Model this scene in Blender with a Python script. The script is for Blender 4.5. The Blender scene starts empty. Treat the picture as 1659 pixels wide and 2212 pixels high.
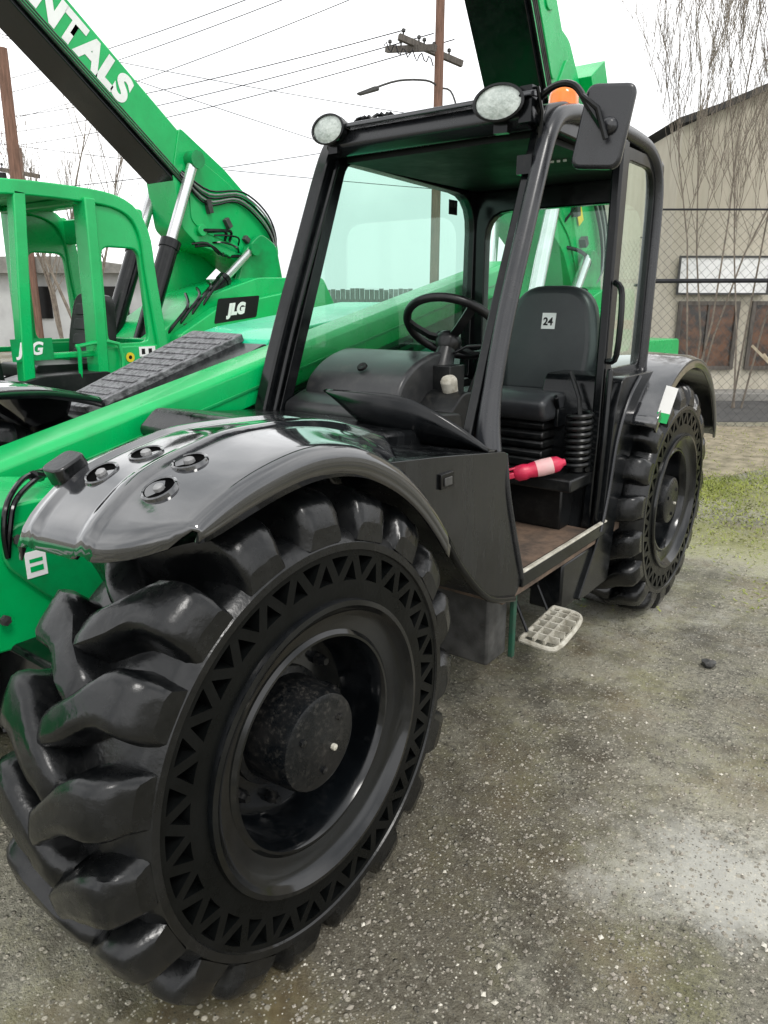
import bpy, bmesh, math, random
from mathutils import Vector, Matrix
random.seed(7)
scene=bpy.context.scene
COL=scene.collection
rad=math.radians
# ------------------------------------------------------------------ helpers
def wm(o):
    m=o.matrix_basis.copy()
    if o.parent: m=wm(o.parent)@o.matrix_parent_inverse@m
    return m
def attach(o,p):
    if p is not None:
        o.parent=p; o.matrix_parent_inverse=wm(p).inverted()
def empty(name,loc,parent=None,label=None,category=None,group=None):
    o=bpy.data.objects.new(name,None); o.empty_display_size=.1; o.location=loc
    COL.objects.link(o); attach(o,parent)
    if label:o["label"]=label
    if category:o["category"]=category
    if group:o["group"]=group
    return o
class B:
    def __init__(s,M=None):
        s.v=[];s.f=[];s.m=[];s.M=M or Matrix.Identity(4)
    def add(s,vs,fs,mi=0,M=None):
        k=len(s.v); T=s.M@M if M is not None else s.M
        s.v+= [tuple(T@Vector(p)) for p in vs]
        for f in fs: s.f.append([i+k for i in f]); s.m.append(mi)
    def box(s,x,y,z,mi=0,M=None):
        (a,b),(c,d),(e,f)=x,y,z
        vs=[(a,c,e),(b,c,e),(b,d,e),(a,d,e),(a,c,f),(b,c,f),(b,d,f),(a,d,f)]
        s.add(vs,[(0,3,2,1),(4,5,6,7),(0,1,5,4),(1,2,6,5),(2,3,7,6),(3,0,4,7)],mi,M)
    def prism(s,poly,lo,hi,axis='x',mi=0,M=None,cap=(1,1)):
        n=len(poly)
        def P(p,h):
            if axis=='x':return (h,p[0],p[1])
            if axis=='y':return (p[0],h,p[1])
            return (p[0],p[1],h)
        vs=[P(p,lo) for p in poly]+[P(p,hi) for p in poly]
        fs=[(i,(i+1)%n,n+(i+1)%n,n+i) for i in range(n)]
        if cap[0]:fs.append(tuple(range(n))[::-1])
        if cap[1]:fs.append(tuple(range(n,2*n)))
        s.add(vs,fs,mi,M)
    def ring(s,outer,inner,lo,hi,axis='x',mi=0,M=None):
        n=len(outer)
        def P(p,h):
            if axis=='x':return (h,p[0],p[1])
            if axis=='y':return (p[0],h,p[1])
            return (p[0],p[1],h)
        vs=[P(p,lo) for p in outer]+[P(p,lo) for p in inner]+[P(p,hi) for p in outer]+[P(p,hi) for p in inner]
        fs=[]
        for i in range(n):
            j=(i+1)%n
            fs+=[(i,j,n+j,n+i),(2*n+i,3*n+i,3*n+j,2*n+j),(i,2*n+i,2*n+j,j),(n+i,n+j,3*n+j,3*n+i)]
        s.add(vs,fs,mi,M)
    def lathe(s,prof,M=None,n=32,mi=0,cap=False):
        vs=[];fs=[]
        for (a,r) in prof:
            for i in range(n):
                t=2*math.pi*i/n; vs.append((r*math.cos(t),r*math.sin(t),a))
        for k in range(len(prof)-1):
            for i in range(n):
                j=(i+1)%n; fs.append((k*n+i,k*n+j,(k+1)*n+j,(k+1)*n+i))
        if cap:
            fs.append(tuple(range(n))[::-1]); q=(len(prof)-1)*n; fs.append(tuple(range(q,q+n)))
        s.add(vs,fs,mi,M)
    def tube(s,pts,r,n=8,mi=0,closed=False,sec=None,M=None,up=(0,0,1)):
        P=[Vector(p) for p in pts]; N=len(P)
        if not isinstance(r,(list,tuple)): r=[r]*N
        vs=[];fs=[];prev=None
        for i in range(N):
            if closed: d=P[(i+1)%N]-P[i-1]
            else: d=P[min(i+1,N-1)]-P[max(i-1,0)]
            d.normalize()
            if prev is None:
                a=Vector(up)
                if abs(a.dot(d))>.95:a=Vector((1,0,0))
                u=(a-d*a.dot(d)).normalized()
            else:
                u=(prev-d*prev.dot(d))
                u=u.normalized() if u.length>1e-6 else prev
            prev=u; w=d.cross(u)
            if sec:
                for (p,q) in sec: vs.append(P[i]+w*p*r[i]+u*q*r[i])
            else:
                for k in range(n):
                    t=2*math.pi*k/n; vs.append(P[i]+(u*math.cos(t)+w*math.sin(t))*r[i])
        m=len(sec) if sec else n
        for i in range(N if closed else N-1):
            a=i*m;b=((i+1)%N)*m
            for k in range(m):
                l=(k+1)%m; fs.append((a+k,a+l,b+l,b+k))
        if not closed:
            fs.append(tuple(range(m))[::-1]); fs.append(tuple(range((N-1)*m,N*m)))
        s.add(vs,fs,mi,M)
    def sweeprect(s,pts,w,h,mi=0,M=None,up=(0,0,1),closed=False):
        s.tube(pts,1.0,mi=mi,M=M,up=up,closed=closed,sec=[(-w/2,-h/2),(w/2,-h/2),(w/2,h/2),(-w/2,h/2)])
    def grid(s,G,mi=0,M=None):
        R=len(G);C=len(G[0]); vs=[p for r in G for p in r]
        fs=[(i*C+j,i*C+j+1,(i+1)*C+j+1,(i+1)*C+j) for i in range(R-1) for j in range(C-1)]
        s.add(vs,fs,mi,M)
    def mesh(s,name,mats,smooth=35,fix=True):
        me=bpy.data.meshes.new(name); me.from_pydata(s.v,[],s.f)
        for m in (mats if isinstance(mats,(list,tuple)) else [mats]): me.materials.append(m)
        me.polygons.foreach_set('material_index',s.m)
        if fix:
            bm=bmesh.new(); bm.from_mesh(me); bmesh.ops.recalc_face_normals(bm,faces=bm.faces[:]); bm.to_mesh(me); bm.free()
        if smooth:
            me.polygons.foreach_set('use_smooth',[True]*len(me.polygons)); me.set_sharp_from_angle(angle=rad(smooth))
        me.update(); return me
    def make(s,name,mats,parent=None,bevel=0,seg=2,smooth=35,fix=True,label=None,category=None,kind=None,group=None,solid=0,subd=0):
        me=s.mesh(name,mats,smooth,fix)
        o=bpy.data.objects.new(name,me); COL.objects.link(o); attach(o,parent)
        if solid:
            m=o.modifiers.new('s','SOLIDIFY'); m.thickness=solid; m.offset=0
        if bevel:
            m=o.modifiers.new('b','BEVEL'); m.width=bevel; m.segments=seg; m.limit_method='ANGLE'; m.angle_limit=rad(30); m.use_clamp_overlap=True
        if subd:
            m=o.modifiers.new('d','SUBSURF'); m.levels=subd; m.render_levels=subd
        if label:o["label"]=label
        if category:o["category"]=category
        if kind:o["kind"]=kind
        if group:o["group"]=group
        return o
def rpoly(pts,r,n=5):
    out=[];N=len(pts)
    if not isinstance(r,(list,tuple)): r=[r]*N
    for i in range(N):
        p=Vector(pts[i]);a=(Vector(pts[i-1])-p);b=(Vector(pts[(i+1)%N])-p)
        q=min(r[i],a.length*.48,b.length*.48); A=p+a.normalized()*q; C=p+b.normalized()*q
        for k in range(n+1):
            t=k/n; out.append(tuple(A*(1-t)**2+p*2*t*(1-t)+C*t*t))
    return out
def interp(tab,x):
    if x<=tab[0][0]:return tab[0][1]
    for (a,b),(c,d) in zip(tab,tab[1:]):
        if x<=c:
            t=(x-a)/(c-a); return b+(d-b)*t
    return tab[-1][1]
def Smooth(pts,k=4):
    P=[Vector(p) for p in pts];out=[]
    for i in range(len(P)-1):
        p0=P[max(i-1,0)];p1=P[i];p2=P[i+1];p3=P[min(i+2,len(P)-1)]
        for j in range(k):
            t=j/k; out.append(.5*((2*p1)+(p2-p0)*t+(2*p0-5*p1+4*p2-p3)*t*t+(3*p1-p0-3*p2+p3)*t**3))
    out.append(P[-1]); return out
def smtab(tab):
    return [(p.x,p.y) for p in Smooth([(a,b,0) for a,b in tab],6)]
def T(x,y,z): return Matrix.Translation((x,y,z))
def Rm(a,ax): return Matrix.Rotation(rad(a),4,ax)
# ------------------------------------------------------------------ materials
def mat(name,c1,c2=None,rough=.5,r2=None,metal=0,scale=4,bump=0,bscale=60,coat=0,spec=.5,detail=6,lo=.4,hi=.65,dust=None,dustamt=0,stretch=None):
    m=bpy.data.materials.new(name); m.use_nodes=True; nt=m.node_tree; N=nt.nodes; L=nt.links
    b=N['Principled BSDF']; b.inputs['Metallic'].default_value=metal
    b.inputs['Coat Weight'].default_value=coat; b.inputs['Coat Roughness'].default_value=.06
    b.inputs['Specular IOR Level'].default_value=spec
    tc=N.new('ShaderNodeTexCoord'); src=tc.outputs['Object']
    if stretch:
        mp=N.new('ShaderNodeMapping'); mp.inputs['Scale'].default_value=stretch; L.new(src,mp.inputs[0]); src=mp.outputs[0]
    c2=c2 or tuple(x*.7 for x in c1)
    nz=N.new('ShaderNodeTexNoise'); nz.inputs['Scale'].default_value=scale; nz.inputs['Detail'].default_value=detail; nz.inputs['Roughness'].default_value=.65
    L.new(src,nz.inputs['Vector'])
    rp=N.new('ShaderNodeMapRange'); rp.inputs[1].default_value=lo; rp.inputs[2].default_value=hi; L.new(nz.outputs[0],rp.inputs[0])
    mx=N.new('ShaderNodeMix'); mx.data_type='RGBA'; mx.inputs[6].default_value=(*c1,1); mx.inputs[7].default_value=(*c2,1)
    L.new(rp.outputs[0],mx.inputs[0]); col=mx.outputs[2]
    if dust:
        n2=N.new('ShaderNodeTexNoise'); n2.inputs['Scale'].default_value=scale*4; n2.inputs['Detail'].default_value=10; n2.inputs['Roughness'].default_value=.8
        L.new(src,n2.inputs['Vector'])
        r3=N.new('ShaderNodeMapRange'); r3.inputs[1].default_value=.52; r3.inputs[2].default_value=.78; r3.inputs[4].default_value=dustamt; L.new(n2.outputs[0],r3.inputs[0])
        ge=N.new('ShaderNodeNewGeometry'); sx=N.new('ShaderNodeSeparateXYZ'); L.new(ge.outputs['Normal'],sx.inputs[0])
        r4=N.new('ShaderNodeMapRange'); r4.inputs[1].default_value=-.3; r4.inputs[2].default_value=.9; r4.inputs[3].default_value=.35; L.new(sx.outputs[2],r4.inputs[0])
        mu=N.new('ShaderNodeMath'); mu.operation='MULTIPLY'; L.new(r3.outputs[0],mu.inputs[0]); L.new(r4.outputs[0],mu.inputs[1])
        m2=N.new('ShaderNodeMix'); m2.data_type='RGBA'; m2.inputs[7].default_value=(*dust,1); L.new(mu.outputs[0],m2.inputs[0]); L.new(col,m2.inputs[6]); col=m2.outputs[2]
    L.new(col,b.inputs['Base Color'])
    rr=N.new('ShaderNodeMapRange'); rr.inputs[1].default_value=.35; rr.inputs[2].default_value=.65; rr.inputs[3].default_value=rough; rr.inputs[4].default_value=r2 if r2 is not None else min(1,rough*1.35)
    L.new(nz.outputs[0],rr.inputs[0]); L.new(rr.outputs[0],b.inputs['Roughness'])
    if bump:
        n3=N.new('ShaderNodeTexNoise'); n3.inputs['Scale'].default_value=bscale; n3.inputs['Detail'].default_value=5; L.new(src,n3.inputs['Vector'])
        bp=N.new('ShaderNodeBump'); bp.inputs['Strength'].default_value=bump; bp.inputs['Distance'].default_value=.01; L.new(n3.outputs[0],bp.inputs['Height']); L.new(bp.outputs[0],b.inputs['Normal'])
    return m
DUST=(.10,.098,.09)
rubber=mat('rubber',(.0028,.0032,.0036),(.006,.0065,.007),rough=.16,r2=.34,scale=7,bump=.3,bscale=20,spec=.42,dust=DUST,dustamt=.14)
rubber_side=mat('rubber_side',(.0022,.0027,.0027),(.0045,.005,.005),rough=.24,r2=.38,scale=9,bump=.06,bscale=90,spec=.15)
recess_shade=mat('recess_shade_black',(.0008,.0008,.0008),rough=.8,spec=.04)  # near-black: recess shade painted into tyre pockets and fender cap wells
rimblack=mat('rim_black',(.0015,.002,.0025),(.003,.004,.005),rough=.08,r2=.2,scale=5,spec=.5,dust=(.12,.11,.1),dustamt=.08)
hubm=mat('hub_black',(.004,.005,.006),(.010,.010,.010),rough=.22,r2=.45,scale=14,bump=.1,spec=.3,dust=(.38,.35,.3),dustamt=.25)
fend=mat('fender_plastic',(.010,.011,.013),(.018,.019,.022),rough=.05,r2=.17,scale=2.2,bump=.22,bscale=5,spec=1.0,coat=1.0,dust=(.28,.27,.25),dustamt=.14)
panelm=mat('panel_plastic',(.004,.0045,.005),(.009,.010,.011),rough=.10,r2=.34,scale=2,bump=.2,bscale=3,spec=.5,dust=(.15,.145,.13),dustamt=.16,stretch=(5,5,1))
blackp=mat('black_paint',(.0025,.003,.0035),(.005,.006,.007),rough=.12,r2=.26,scale=5,spec=.33,dust=(.16,.15,.13),dustamt=.12)
pillar=mat('pillar_paint',(.012,.013,.016),(.017,.018,.021),rough=.2,r2=.3,scale=5,spec=.55,dust=(.2,.19,.17),dustamt=.10)
interior=mat('interior_plastic',(.005,.0055,.006),(.010,.011,.011),rough=.28,r2=.42,scale=6,spec=.35,dust=(.2,.18,.15),dustamt=.18)
dashm=mat('dash_plastic',(.016,.017,.018),(.026,.027,.028),rough=.26,r2=.4,scale=5,spec=.5,dust=(.2,.18,.15),dustamt=.18)
seatm=mat('seat_vinyl',(.026,.028,.031),(.038,.040,.043),rough=.33,r2=.42,scale=5,bump=.05,bscale=200,spec=.5)
green=mat('green_paint',(.0,.45,.115),(.0,.37,.092),rough=.22,r2=.36,scale=2.5,coat=.15,dust=(.04,.19,.08),dustamt=.25)
greend=mat('green_paint_weathered',(.0,.32,.088),(.002,.18,.048),rough=.28,r2=.42,scale=3,coat=.15,dust=(.05,.12,.07),dustamt=.3)
greenk=mat('green_dark_and_shade',(.0,.13,.04),(.0,.07,.022),rough=.35,r2=.5,scale=6)  # dark green of the pin, also shade painted under the boom tube
teal=mat('hood_green',(.015,.58,.30),(.01,.47,.25),rough=.22,r2=.36,scale=4,coat=.3)
greygrip=mat('grey_grip',(.20,.20,.21),(.07,.07,.075),rough=.45,scale=38,bump=.6,bscale=70,stretch=(2.2,.6,1),lo=.42,hi=.6,detail=3)
chrome=mat('chrome_rod',(.7,.71,.72),(.6,.6,.6),rough=.18,metal=.85)
steel=mat('dirty_steel',(.07,.07,.068),(.03,.03,.029),rough=.45,scale=14,spec=.3,dust=(.3,.28,.24),dustamt=.5,bump=.1)
galv=mat('galvanised',(.3,.3,.3),(.2,.2,.2),rough=.5,metal=.4)
cream=mat('galvanised_step',(.50,.48,.41),(.24,.22,.17),rough=.6,scale=18,bump=.1)
floorm=mat('floor_mud',(.17,.115,.08),(.06,.045,.035),rough=.6,r2=.9,scale=10,bump=.3,bscale=40)
orange=mat('beacon_orange',(.95,.25,.01),(.85,.18,.01),rough=.15,coat=.4)
red=mat('red_bottle',(.60,.02,.07),(.42,.02,.06),rough=.35,scale=12,bump=.5,bscale=26)
white=mat('white_decal',(.85,.85,.84),(.75,.75,.74),rough=.5)
blackd=mat('black_decal',(.003,.003,.003),rough=.3,spec=.3)
yellow=mat('yellow_decal',(.8,.6,.02),rough=.5)
orangep=mat('orange_plastic',(.6,.12,.03),rough=.45)
lens=mat('lamp_lens',(.55,.6,.56),(.3,.35,.32),rough=.1,scale=25,bump=.5,bscale=60,coat=.8)
wood=mat('pole_wood',(.22,.12,.085),(.12,.07,.05),rough=.85,scale=5,stretch=(6,6,.5),bump=.3)
oldwood=mat('old_wood',(.13,.115,.10),(.07,.062,.055),rough=.9,scale=6,stretch=(5,5,.6),bump=.3)
fencewood_haze=mat('fence_wood_haze',(.22,.22,.21),(.13,.13,.125),rough=.9,scale=6,stretch=(5,5,.6))  # dark boards lightened to grey, haze put into the colour
bark=mat('bark',(.24,.205,.165),(.14,.115,.095),rough=.9,scale=8)
wire=mat('wire_black',(.03,.03,.035),rough=.6,spec=.2)
timber=mat('pale_timber',(.45,.385,.29),(.33,.27,.2),rough=.8,scale=8,stretch=(3,3,1))
beige=mat('beige_siding',(.54,.50,.41),(.43,.395,.32),rough=.7,scale=1.2,stretch=(1,1,.3),bump=.05)
roofm=mat('dark_roof',(.05,.05,.05),rough=.8)
offwhite=mat('offwhite_wall',(.5,.51,.5),(.4,.4,.4),rough=.8,scale=1)
winrust=mat('window_glass_dark',(.15,.075,.045),(.03,.03,.03),rough=.12,scale=5,coat=.3,lo=.42,hi=.62)
grassm=mat('grass_blades',(.30,.33,.07),(.17,.21,.04),rough=.7,scale=3)
asphalt=mat('asphalt',(.055,.055,.055),(.085,.083,.08),rough=.7,scale=3,bump=.3,bscale=120)
concrete=mat('concrete',(.26,.25,.23),(.18,.175,.16),rough=.85,scale=4,bump=.2)
pathm=mat('tan_gravel',(.33,.28,.20),(.15,.13,.085),rough=.9,scale=7,bump=.7,bscale=70,detail=10)
stonem=mat('pebble',(.33,.30,.25),(.16,.145,.12),rough=.75,scale=40)
stonel=mat('pebble_pale',(.6,.57,.49),(.45,.42,.35),rough=.7,scale=40)
def glassmat(name,tint,refl,h0,h1,hc):
    m=bpy.data.materials.new(name); m.use_nodes=True; nt=m.node_tree; N=nt.nodes;L=nt.links
    N.remove(N['Principled BSDF']); out=N['Material Output']
    t=N.new('ShaderNodeBsdfTransparent'); t.inputs[0].default_value=(*tint,1)
    g=N.new('ShaderNodeBsdfGlossy'); g.inputs['Roughness'].default_value=.02; g.inputs[0].default_value=(.9,1,.95,1)
    d=N.new('ShaderNodeBsdfTranslucent'); d.inputs[0].default_value=(*hc,1)
    n=N.new('ShaderNodeTexNoise'); n.inputs['Scale'].default_value=1.2; n.inputs['Detail'].default_value=6
    mr=N.new('ShaderNodeMapRange'); mr.inputs[1].default_value=.35; mr.inputs[2].default_value=.7; mr.inputs[3].default_value=h0; mr.inputs[4].default_value=h1
    tc=N.new('ShaderNodeTexCoord'); L.new(tc.outputs['Object'],n.inputs[0]); L.new(n.outputs[0],mr.inputs[0])
    m1=N.new('ShaderNodeMixShader'); L.new(mr.outputs[0],m1.inputs[0]); L.new(t.outputs[0],m1.inputs[1]); L.new(d.outputs[0],m1.inputs[2])
    lw=N.new('ShaderNodeLayerWeight'); lw.inputs[0].default_value=.35
    r2=N.new('ShaderNodeMapRange'); r2.inputs[3].default_value=refl; r2.inputs[4].default_value=.8; L.new(lw.outputs['Fresnel'],r2.inputs[0])
    m2=N.new('ShaderNodeMixShader'); L.new(r2.outputs[0],m2.inputs[0]); L.new(m1.outputs[0],m2.inputs[1]); L.new(g.outputs[0],m2.inputs[2]); L.new(m2.outputs[0],out.inputs[0])
    return m
glass=glassmat('tinted_glass',(.56,.84,.72),.04,.04,.14,(.6,.85,.75))
glassr=glassmat('rear_glass',(.74,.92,.84),.03,.01,.05,(.5,.82,.68))
mirrorg=mat('mirror_face',(.5,.52,.54),rough=.05,metal=1)
CX,CY,CZ=1.02,-1.06,1.58
MS=T(CX,CY,0)@Rm(37,'Z')     # local x = right, local y = forward
def S(r,f,z=0): return tuple(MS@Vector((r,f,z)))
def groundmat():
    m=bpy.data.materials.new('wet_gravel'); m.use_nodes=True; nt=m.node_tree;N=nt.nodes;L=nt.links; b=N['Principled BSDF']
    tc=N.new('ShaderNodeTexCoord'); O=tc.outputs['Object']
    def noise(s,d=6,r=.6):
        n=N.new('ShaderNodeTexNoise'); n.inputs['Scale'].default_value=s;n.inputs['Detail'].default_value=d;n.inputs['Roughness'].default_value=r;L.new(O,n.inputs['Vector']);return n.outputs[0]
    def mr(x,a,b_,c=0,d=1):
        n=N.new('ShaderNodeMapRange');n.inputs[1].default_value=a;n.inputs[2].default_value=b_;n.inputs[3].default_value=c;n.inputs[4].default_value=d;L.new(x,n.inputs[0]);return n.outputs[0]
    def mix(f,a,b_,fac=None):
        n=N.new('ShaderNodeMix');n.data_type='RGBA'
        if f is not None:L.new(f,n.inputs[0])
        for s,i in((a,6),(b_,7)):
            if isinstance(s,tuple):n.inputs[i].default_value=(*s,1)
            else:L.new(s,n.inputs[i])
        return n.outputs[2]
    def op(a,b_,o='MULTIPLY'):
        n=N.new('ShaderNodeMath');n.operation=o
        for s,i in((a,0),(b_,1)):
            if isinstance(s,(float,int)):n.inputs[i].default_value=s
            else:L.new(s,n.inputs[i])
        return n.outputs[0]
    mul=op
    big=noise(.75,5,.6); mid=noise(3.6,9,.75); fine=noise(48,6,.75); fine2=noise(150,3,.6); edge=noise(2.6,9,.75)
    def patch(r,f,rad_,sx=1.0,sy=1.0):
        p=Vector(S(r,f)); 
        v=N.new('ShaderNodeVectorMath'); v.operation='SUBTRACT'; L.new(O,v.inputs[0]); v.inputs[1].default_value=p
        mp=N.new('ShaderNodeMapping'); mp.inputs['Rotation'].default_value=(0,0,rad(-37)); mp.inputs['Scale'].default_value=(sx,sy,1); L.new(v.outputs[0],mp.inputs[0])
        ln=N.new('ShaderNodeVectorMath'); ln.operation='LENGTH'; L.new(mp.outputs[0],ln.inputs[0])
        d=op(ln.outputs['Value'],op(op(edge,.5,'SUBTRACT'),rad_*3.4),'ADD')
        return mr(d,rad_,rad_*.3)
    c=mix(mr(fine,.38,.62),(.07,.067,.05),(.38,.36,.285))
    c=mix(mul(mr(mid,.42,.62),.8),c,(.25,.235,.175))
    c=mix(mul(mr(big,.46,.6),mul(mr(mid,.32,.58),.8)),c,(.40,.38,.30))
    moss=noise(1.5,10,.8)
    c=mix(mul(mr(moss,.47,.62),.65),c,(.19,.185,.055))
    dk=noise(1.15,10,.78)
    dm=mr(dk,.48,.60)
    c=mix(mul(dm,.72),c,(.06,.054,.038))
    dk2=noise(4.5,8,.75)
    c=mix(mul(mr(dk2,.52,.62),.5),c,(.05,.046,.034))
    br=noise(1.7,8,.7)
    c=mix(mul(mr(br,.50,.64),.55),c,(.15,.105,.05))
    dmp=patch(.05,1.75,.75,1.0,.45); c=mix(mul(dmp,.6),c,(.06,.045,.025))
    wet_sheen=op(patch(.95,1.72,.34,.8,1.0),patch(1.05,3.9,.5,.6,1.0),'MAXIMUM'); wet_sheen=op(wet_sheen,patch(2.1,4.6,.45,.5,1.2),'MAXIMUM')
    c=mix(mul(wet_sheen,.62),c,(.48,.475,.43))  # pale colour paints the sky sheen on the wet patches
    gr=op(patch(3.2,6.1,1.0,.5,1.3),patch(2.3,4.7,.7,.8,1.2),'MAXIMUM')
    c=mix(mul(gr,.6),c,(.24,.25,.06))
    v=N.new('ShaderNodeTexVoronoi');v.inputs['Scale'].default_value=42;L.new(O,v.inputs['Vector'])
    sep=N.new('ShaderNodeSeparateColor');L.new(v.outputs['Color'],sep.inputs[0])
    sm=mul(mr(v.outputs['Distance'],.36,.22),mr(sep.outputs[0],.62,.66))
    c=mix(sm,c,mix(sep.outputs[1],(.12,.11,.085),(.5,.46,.37)))
    v2=N.new('ShaderNodeTexVoronoi');v2.inputs['Scale'].default_value=115;L.new(O,v2.inputs['Vector'])
    s2=N.new('ShaderNodeSeparateColor');L.new(v2.outputs['Color'],s2.inputs[0])
    sm2=mul(mr(v2.outputs['Distance'],.42,.25),mr(s2.outputs[0],.45,.5))
    c=mix(sm2,c,mix(s2.outputs[1],(.04,.038,.028),(.52,.49,.40)))
    L.new(c,b.inputs['Base Color'])
    wet=op(noise(.9,5,.6),mul(wet_sheen,.2),'ADD')
    L.new(mr(wet,.46,.62,.6,.12),b.inputs['Roughness'])
    ad=op(fine,sm,'ADD'); a2=op(ad,fine2,'ADD')
    bp=N.new('ShaderNodeBump');L.new(mr(wet,.46,.62,.95,.2),bp.inputs['Strength']);bp.inputs['Distance'].default_value=.011;L.new(a2,bp.inputs['Height']);L.new(bp.outputs[0],b.inputs['Normal'])
    return m
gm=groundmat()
# ------------------------------------------------------------------ ground
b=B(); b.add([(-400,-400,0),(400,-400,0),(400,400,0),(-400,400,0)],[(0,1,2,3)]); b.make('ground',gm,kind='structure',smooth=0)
b=B(MS); b.box((-60,60),(9.9,12.0),(.001,.006)); b.make('road',asphalt,kind='structure',smooth=0)
b=B(MS); b.box((-60,60),(12.0,12.6),(0,.13)); b.make('pavement',concrete,kind='structure',smooth=0,bevel=.015)
b=B(MS); pp=[]
for i in range(80): pp.append((1.0+i*.2,6.9+.18*math.sin(i*.5)+random.uniform(-.07,.07)))
for i in range(79,-1,-1): pp.append((1.0+i*.2,9.55+random.uniform(-.06,.06)))
b.prism(pp,.001,.004,axis='z'); b.make('gravel_path',pathm,kind='structure',smooth=0)
b=B()
for i in range(8500):
    f=random.uniform(.9,5.5); r=random.uniform(-.55,.62)*f
    if random.random()<.5: f=random.uniform(.8,2.6); r=random.uniform(-.6,.7)*f
    x,y,_=S(r,f)
    if -1.9<x<-.02 and -.5<y<3.2: continue
    s=random.choice([.0015,.002,.002,.003,.003,.004,.006])*random.uniform(.7,1.4)
    vs=[];R=Rm(random.uniform(0,360),'Z')
    for p in [(1,0,0),(0,1,0),(-1,0,0),(0,-1,0),(0,0,.7),(0,0,-.5),]:
        q=R@Vector(p); k=random.uniform(.7,1.3); vs.append((x+q.x*s*k,y+q.y*s*k*1.2,s*.25+q.z*s*k))
    b.add(vs,[(0,1,4),(1,2,4),(2,3,4),(3,0,4),(1,0,5),(2,1,5),(3,2,5),(0,3,5)],0 if random.random()<.9 else 1)
b.make('gravel',[stonem,stonel],kind='stuff',smooth=0,fix=False)
b=B()
for i in range(42000):
    q=random.random()
    f=random.gauss(6.1,.5); r=random.uniform(1.7,6)
    if q<.12: f=random.uniform(6.5,9.3)
    elif q<.25: f=random.uniform(3.6,6); r=random.uniform(.9,3.5)
    if random.random()>.32+.5*math.sin(r*2.3+f*1.7)*math.cos(r*4.1-f*3.3)+.2*(r-2): continue
    x,y,_=S(r,f); h=random.uniform(.005,.026)*(1 if q>.25 or q<.12 else .6); a=random.uniform(0,6.28); w=.006
    dx,dy=math.cos(a)*w,math.sin(a)*w; lx,ly=random.gauss(0,.02),random.gauss(0,.02)
    b.add([(x-dx,y-dy,0),(x+dx,y+dy,0),(x+lx,y+ly,h)],[(0,1,2)])
b.make('grass',grassm,kind='stuff',smooth=0,fix=False)
bm=bmesh.new(); bmesh.ops.create_icosphere(bm,subdivisions=2,radius=.032)
for v in bm.verts: v.co*=random.uniform(.75,1.2); v.co.z*=.65
me=bpy.data.meshes.new('stone'); bm.to_mesh(me); bm.free(); me.materials.append(steel)
st=bpy.data.objects.new('stone',me); COL.objects.link(st); st.location=S(1.45,2.99,.018); st["label"]="fist sized dark stone lying on the wet gravel"; st["category"]="stone"
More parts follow.
